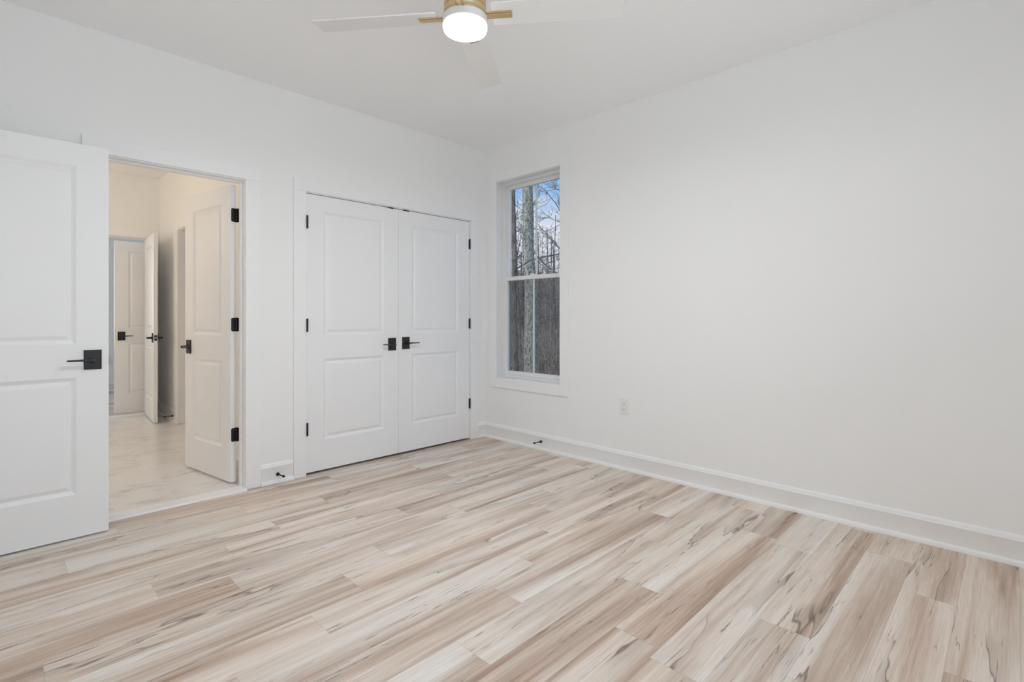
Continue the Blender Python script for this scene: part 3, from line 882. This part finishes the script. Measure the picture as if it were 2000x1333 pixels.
# ------------------------------------------------------------------ vanity light on the hidden side of the bathroom
vl = tag(empty('vanity_light', (BX0, 2.05, 2.08)), 'warm wall light over the hidden vanity side of the bathroom', 'wall light')
MB().box(0, .03, -.28, .28, -.03, .03).build('back_plate', 'black', vl, bevel=0.003)
for k in (-1, 0, 1):
    y = k * .20
    MB().tube([(.025, y, 0), (.09, y, 0), (.10, y, -.02)], .008, 12).build('arm', 'black', vl, smooth=True)
    sh = MB(); sh.lathe([(0, .02), (.035, .018), (.055, -.01), (.060, -.05), (.05, -.10), (.02, -.115), (0, -.116)], 24, .10, y)
    sh.build('shade', 'vanity_glow', vl, smooth=True)

# ------------------------------------------------------------------ outside
rnd = random.Random(7)
def ground_z(x, y):
    d = math.hypot(x, y + 0.5)
    return -0.75 + 0.0016 * max(0, d - 6) ** 2 * (1 if d < 60 else 1) + 0.10 * math.sin(x * .45 + 1) * math.sin(y * .38)
gv, gf = [], []
NX, NY = 60, 60
for i in range(NX + 1):
    for k in range(NY + 1):
        x = 0.152 + 62 * (i / NX) ** 1.4
        y = -14 + 76 * k / NY
        gv.append((x, y, ground_z(x, y)))
for i in range(NX):
    for k in range(NY):
        a = i * (NY + 1) + k
        gf.append((a, a + NY + 1, a + NY + 2, a + 1))
g = MB(); g.add(gv, gf)
struct(g.build('ground', 'litter', smooth=True, clean=False), 'brown leaf-covered forest floor outside the window', 'ground')

def grow(mb, p, d, length, r, depth, rn, n=6, gnarl=0.16, up=0.10):
    steps = max(3, int(length / 0.45)) if depth else 4
    steps = min(steps, 9)
    pts, rad = [p.copy()], [r]
    cur = p.copy(); dd = d.copy()
    for i in range(steps):
        dd = (dd + Vector((rn.gauss(0, gnarl), rn.gauss(0, gnarl), rn.gauss(0, gnarl) + up))).normalized()
        cur = cur + dd * (length / steps)
        pts.append(cur.copy()); rad.append(r * (1 - .75 * (i + 1) / steps) + .0025)
    mb.tube(pts, rad, n, caps=False)
    if depth > 0:
        for _ in range(rn.randint(3, 5)):
            t = rn.uniform(.25, 1.0)
            i = min(int(t * steps), steps)
            az = rn.uniform(0, 2 * math.pi)
            side = dd.orthogonal().normalized()
            side.rotate(Matrix.Rotation(az, 3, dd))
            nd_ = (dd * .55 + side * rn.uniform(.6, 1.1)).normalized()
            grow(mb, pts[i], nd_, length * rn.uniform(.35, .6), max(rad[i] * .6, .004), depth - 1, rn, max(3, n - 1), gnarl * 1.15, up)

def at_px(px, dist):
    R = (px - 1000) / F_PX
    c, s = math.cos(YAW), math.sin(YAW)
    return CAM.x + dist * (c + s * R), CAM.y + dist * (s - c * R)

def tree(name, px, dist, r, height, mat, seed, label, lean=(0, 0), branches=8, first=.35, blen=2.2, depth=2, group=None):
    x, y = at_px(px, dist)
    z0 = ground_z(x, y)
    rn = random.Random(seed)
    o = empty(name, (x, y, z0))
    steps = 14
    pts, rad = [], []
    for i in range(steps + 1):
        t = i / steps
        pts.append(Vector((lean[0] * t * height + rn.gauss(0, .02) * height * .1, lean[1] * t * height + rn.gauss(0, .02) * height * .1, -0.15 + t * (height + .15))))
        rad.append(r * (1 - .72 * t) * (1.25 if i == 0 else 1) + .004)
    tb = MB(); tb.tube(pts, rad, 14 if not group else 7)
    if not group: tb.build('trunk', mat, o, smooth=True, clean=False)
    for k in range(branches):
        t = first + (1 - first) * (k + rn.random()) / branches
        i = min(int(t * steps), steps - 1)
        az = rn.uniform(0, 2 * math.pi)
        d = Vector((math.cos(az), math.sin(az), rn.uniform(.1, .8))).normalized()
        bm_ = tb if group else MB()
        grow(bm_, pts[i], d, blen * rn.uniform(.6, 1.2) * (1.15 - .6 * t), max(rad[i] * .30, .008), depth, rn)
        if not group: bm_.build('branch', mat if mat != 'lichen' else 'greybark', o, smooth=True, clean=False)
    if group:
        bpy.data.objects.remove(o)
        o = tb.build(name, mat, None, smooth=True, clean=False); o.location = (x, y, z0)
    return tag(o, label, 'tree', group)

# two trunks that stand out close to the window
c_, s_ = math.cos(YAW), math.sin(YAW)
tree('lichen_tree', 1042, 13.0, 0.188, 13, 'lichen', 3, 'thick tree trunk covered with pale green lichen in the middle of the window', lean=(-.034 * s_, .034 * c_), branches=6, first=.55)
tree('dark_tree', 1003, 12.0, 0.075, 11, 'darkbark', 5, 'straight dark brown trunk at the window edge beside the lichen-covered one', lean=(.0, .0), branches=9, first=.22, blen=1.8)
tree('forked_tree', 1018, 17.0, 0.085, 8, 'darkbark', 21, 'crooked thin tree forking between the dark trunk and the lichen trunk', lean=(-.05 * s_, .05 * c_), branches=11, first=.25, blen=2.0)
tree('spreading_tree', 1122, 14.0, 0.070, 8.5, 'greybark', 14, 'spreading bare tree whose branches reach in from the right side of the window', lean=(.0, .0), branches=18, first=.34, blen=2.5, depth=3)
GRP = 'bare trees in the woods'
LBL = 'slender bare grey tree deep in the winter woods beyond the window'
for k in range(44):
    px = rnd.uniform(820, 1270) if k % 3 else rnd.uniform(985, 1100)
    dist = rnd.uniform(20, 46)
    tree('bare_tree', px, dist, rnd.uniform(.03, .075), rnd.uniform(3.0, 6.0) + dist * .06, rnd.choice(['greybark', 'greybark', 'darkbark']), 100 + k, LBL,
         lean=(rnd.gauss(0, .03), rnd.gauss(0, .03)), branches=rnd.randint(7, 12), first=.2, blen=1.7, depth=2, group=GRP)
for k in range(40):
    px = rnd.uniform(430, 830) if k % 2 else rnd.uniform(1260, 1800)
    dist = rnd.uniform(17, 44)
    tree('bare_tree', px, dist, rnd.uniform(.04, .09), rnd.uniform(4.0, 8.0) + dist * .06, rnd.choice(['greybark', 'darkbark']), 300 + k, LBL,
         lean=(rnd.gauss(0, .03), rnd.gauss(0, .03)), branches=rnd.randint(6, 10), first=.2, blen=1.8, depth=2, group=GRP)
# tangle of saplings and twigs at the foot of the woods
br = MB()
for k in range(8600):
    px = (rnd.uniform(780, 1320), rnd.uniform(960, 1130), rnd.uniform(380, 1850))[k % 3]
    dist = 15 + 33 * rnd.random() ** .8
    x, y = at_px(px, dist)
    z0 = ground_z(x, y)
    h = rnd.uniform(.5, 1.6) + (dist - 15) * rnd.uniform(0, .085)
    p = Vector((x, y, z0 - .05)); d = Vector((rnd.gauss(0, .22), rnd.gauss(0, .22), 1)).normalized()
    mid = p + d * h * .5; tip = mid + (d + Vector((rnd.gauss(0, .2), rnd.gauss(0, .2), 0))).normalized() * h * .5
    r = rnd.uniform(.004, .014) + .00025 * dist
    br.tube([p, mid, tip], [r, r * .7, .003], 4, caps=False)
    for q in range(2):
        b0 = p.lerp(tip, rnd.uniform(.3, .8)); bd = (d + Vector((rnd.gauss(0, .7), rnd.gauss(0, .7), .2))).normalized()
        br.tube([b0, b0 + bd * h * rnd.uniform(.15, .4)], [r * .6, .003], 3, caps=False)
tag(br.build('undergrowth', 'twig', clean=False), 'tangle of brown brush and saplings across the forest floor', 'undergrowth', kind='stuff')

# brown leaves still hanging in the brush
lm, lnd, llk, lb = new_mat('dry_leaf')
lb.inputs['Roughness'].default_value = 0.9
ltc = lnd.new('ShaderNodeTexCoord'); ln = N(lnd, 'ShaderNodeTexNoise', i_Scale=3.0, i_Detail=2.0); llk.new(ltc.outputs['Object'], ln.inputs['Vector'])
lr = ramp(lnd, [(0.3, (0.22, 0.13, 0.08)), (0.5, (0.42, 0.25, 0.15)), (0.7, (0.55, 0.42, 0.28))]); llk.new(ln.outputs['Fac'], lr.inputs['Fac'])
llk.new(lr.outputs['Color'], lb.inputs['Base Color'])
M['dry_leaf'] = lm
lv = MB()
for k in range(2600):
    px, dist = rnd.uniform(900, 1200), 13 + 22 * rnd.random()
    x, y = at_px(px, dist)
    zc = ground_z(x, y) + .05 + abs(rnd.gauss(0, .35))
    a = Vector((rnd.gauss(0, 1), rnd.gauss(0, 1), rnd.gauss(0, 1))).normalized(); b = a.orthogonal().normalized(); n_ = a.cross(b)
    c, r = Vector((x, y, zc)), rnd.uniform(.018, .04)
    lv.add([c - a * r * 1.5, c - b * r * .8 + n_ * r * .2, c + a * r * 1.5, c + b * r * .8 + n_ * r * .2], [(0, 1, 2, 3)])
tag(lv.build('dry_leaves', 'dry_leaf', clean=False), 'orange-brown dry leaves caught in the brush outside the window', 'leaves', kind='stuff')
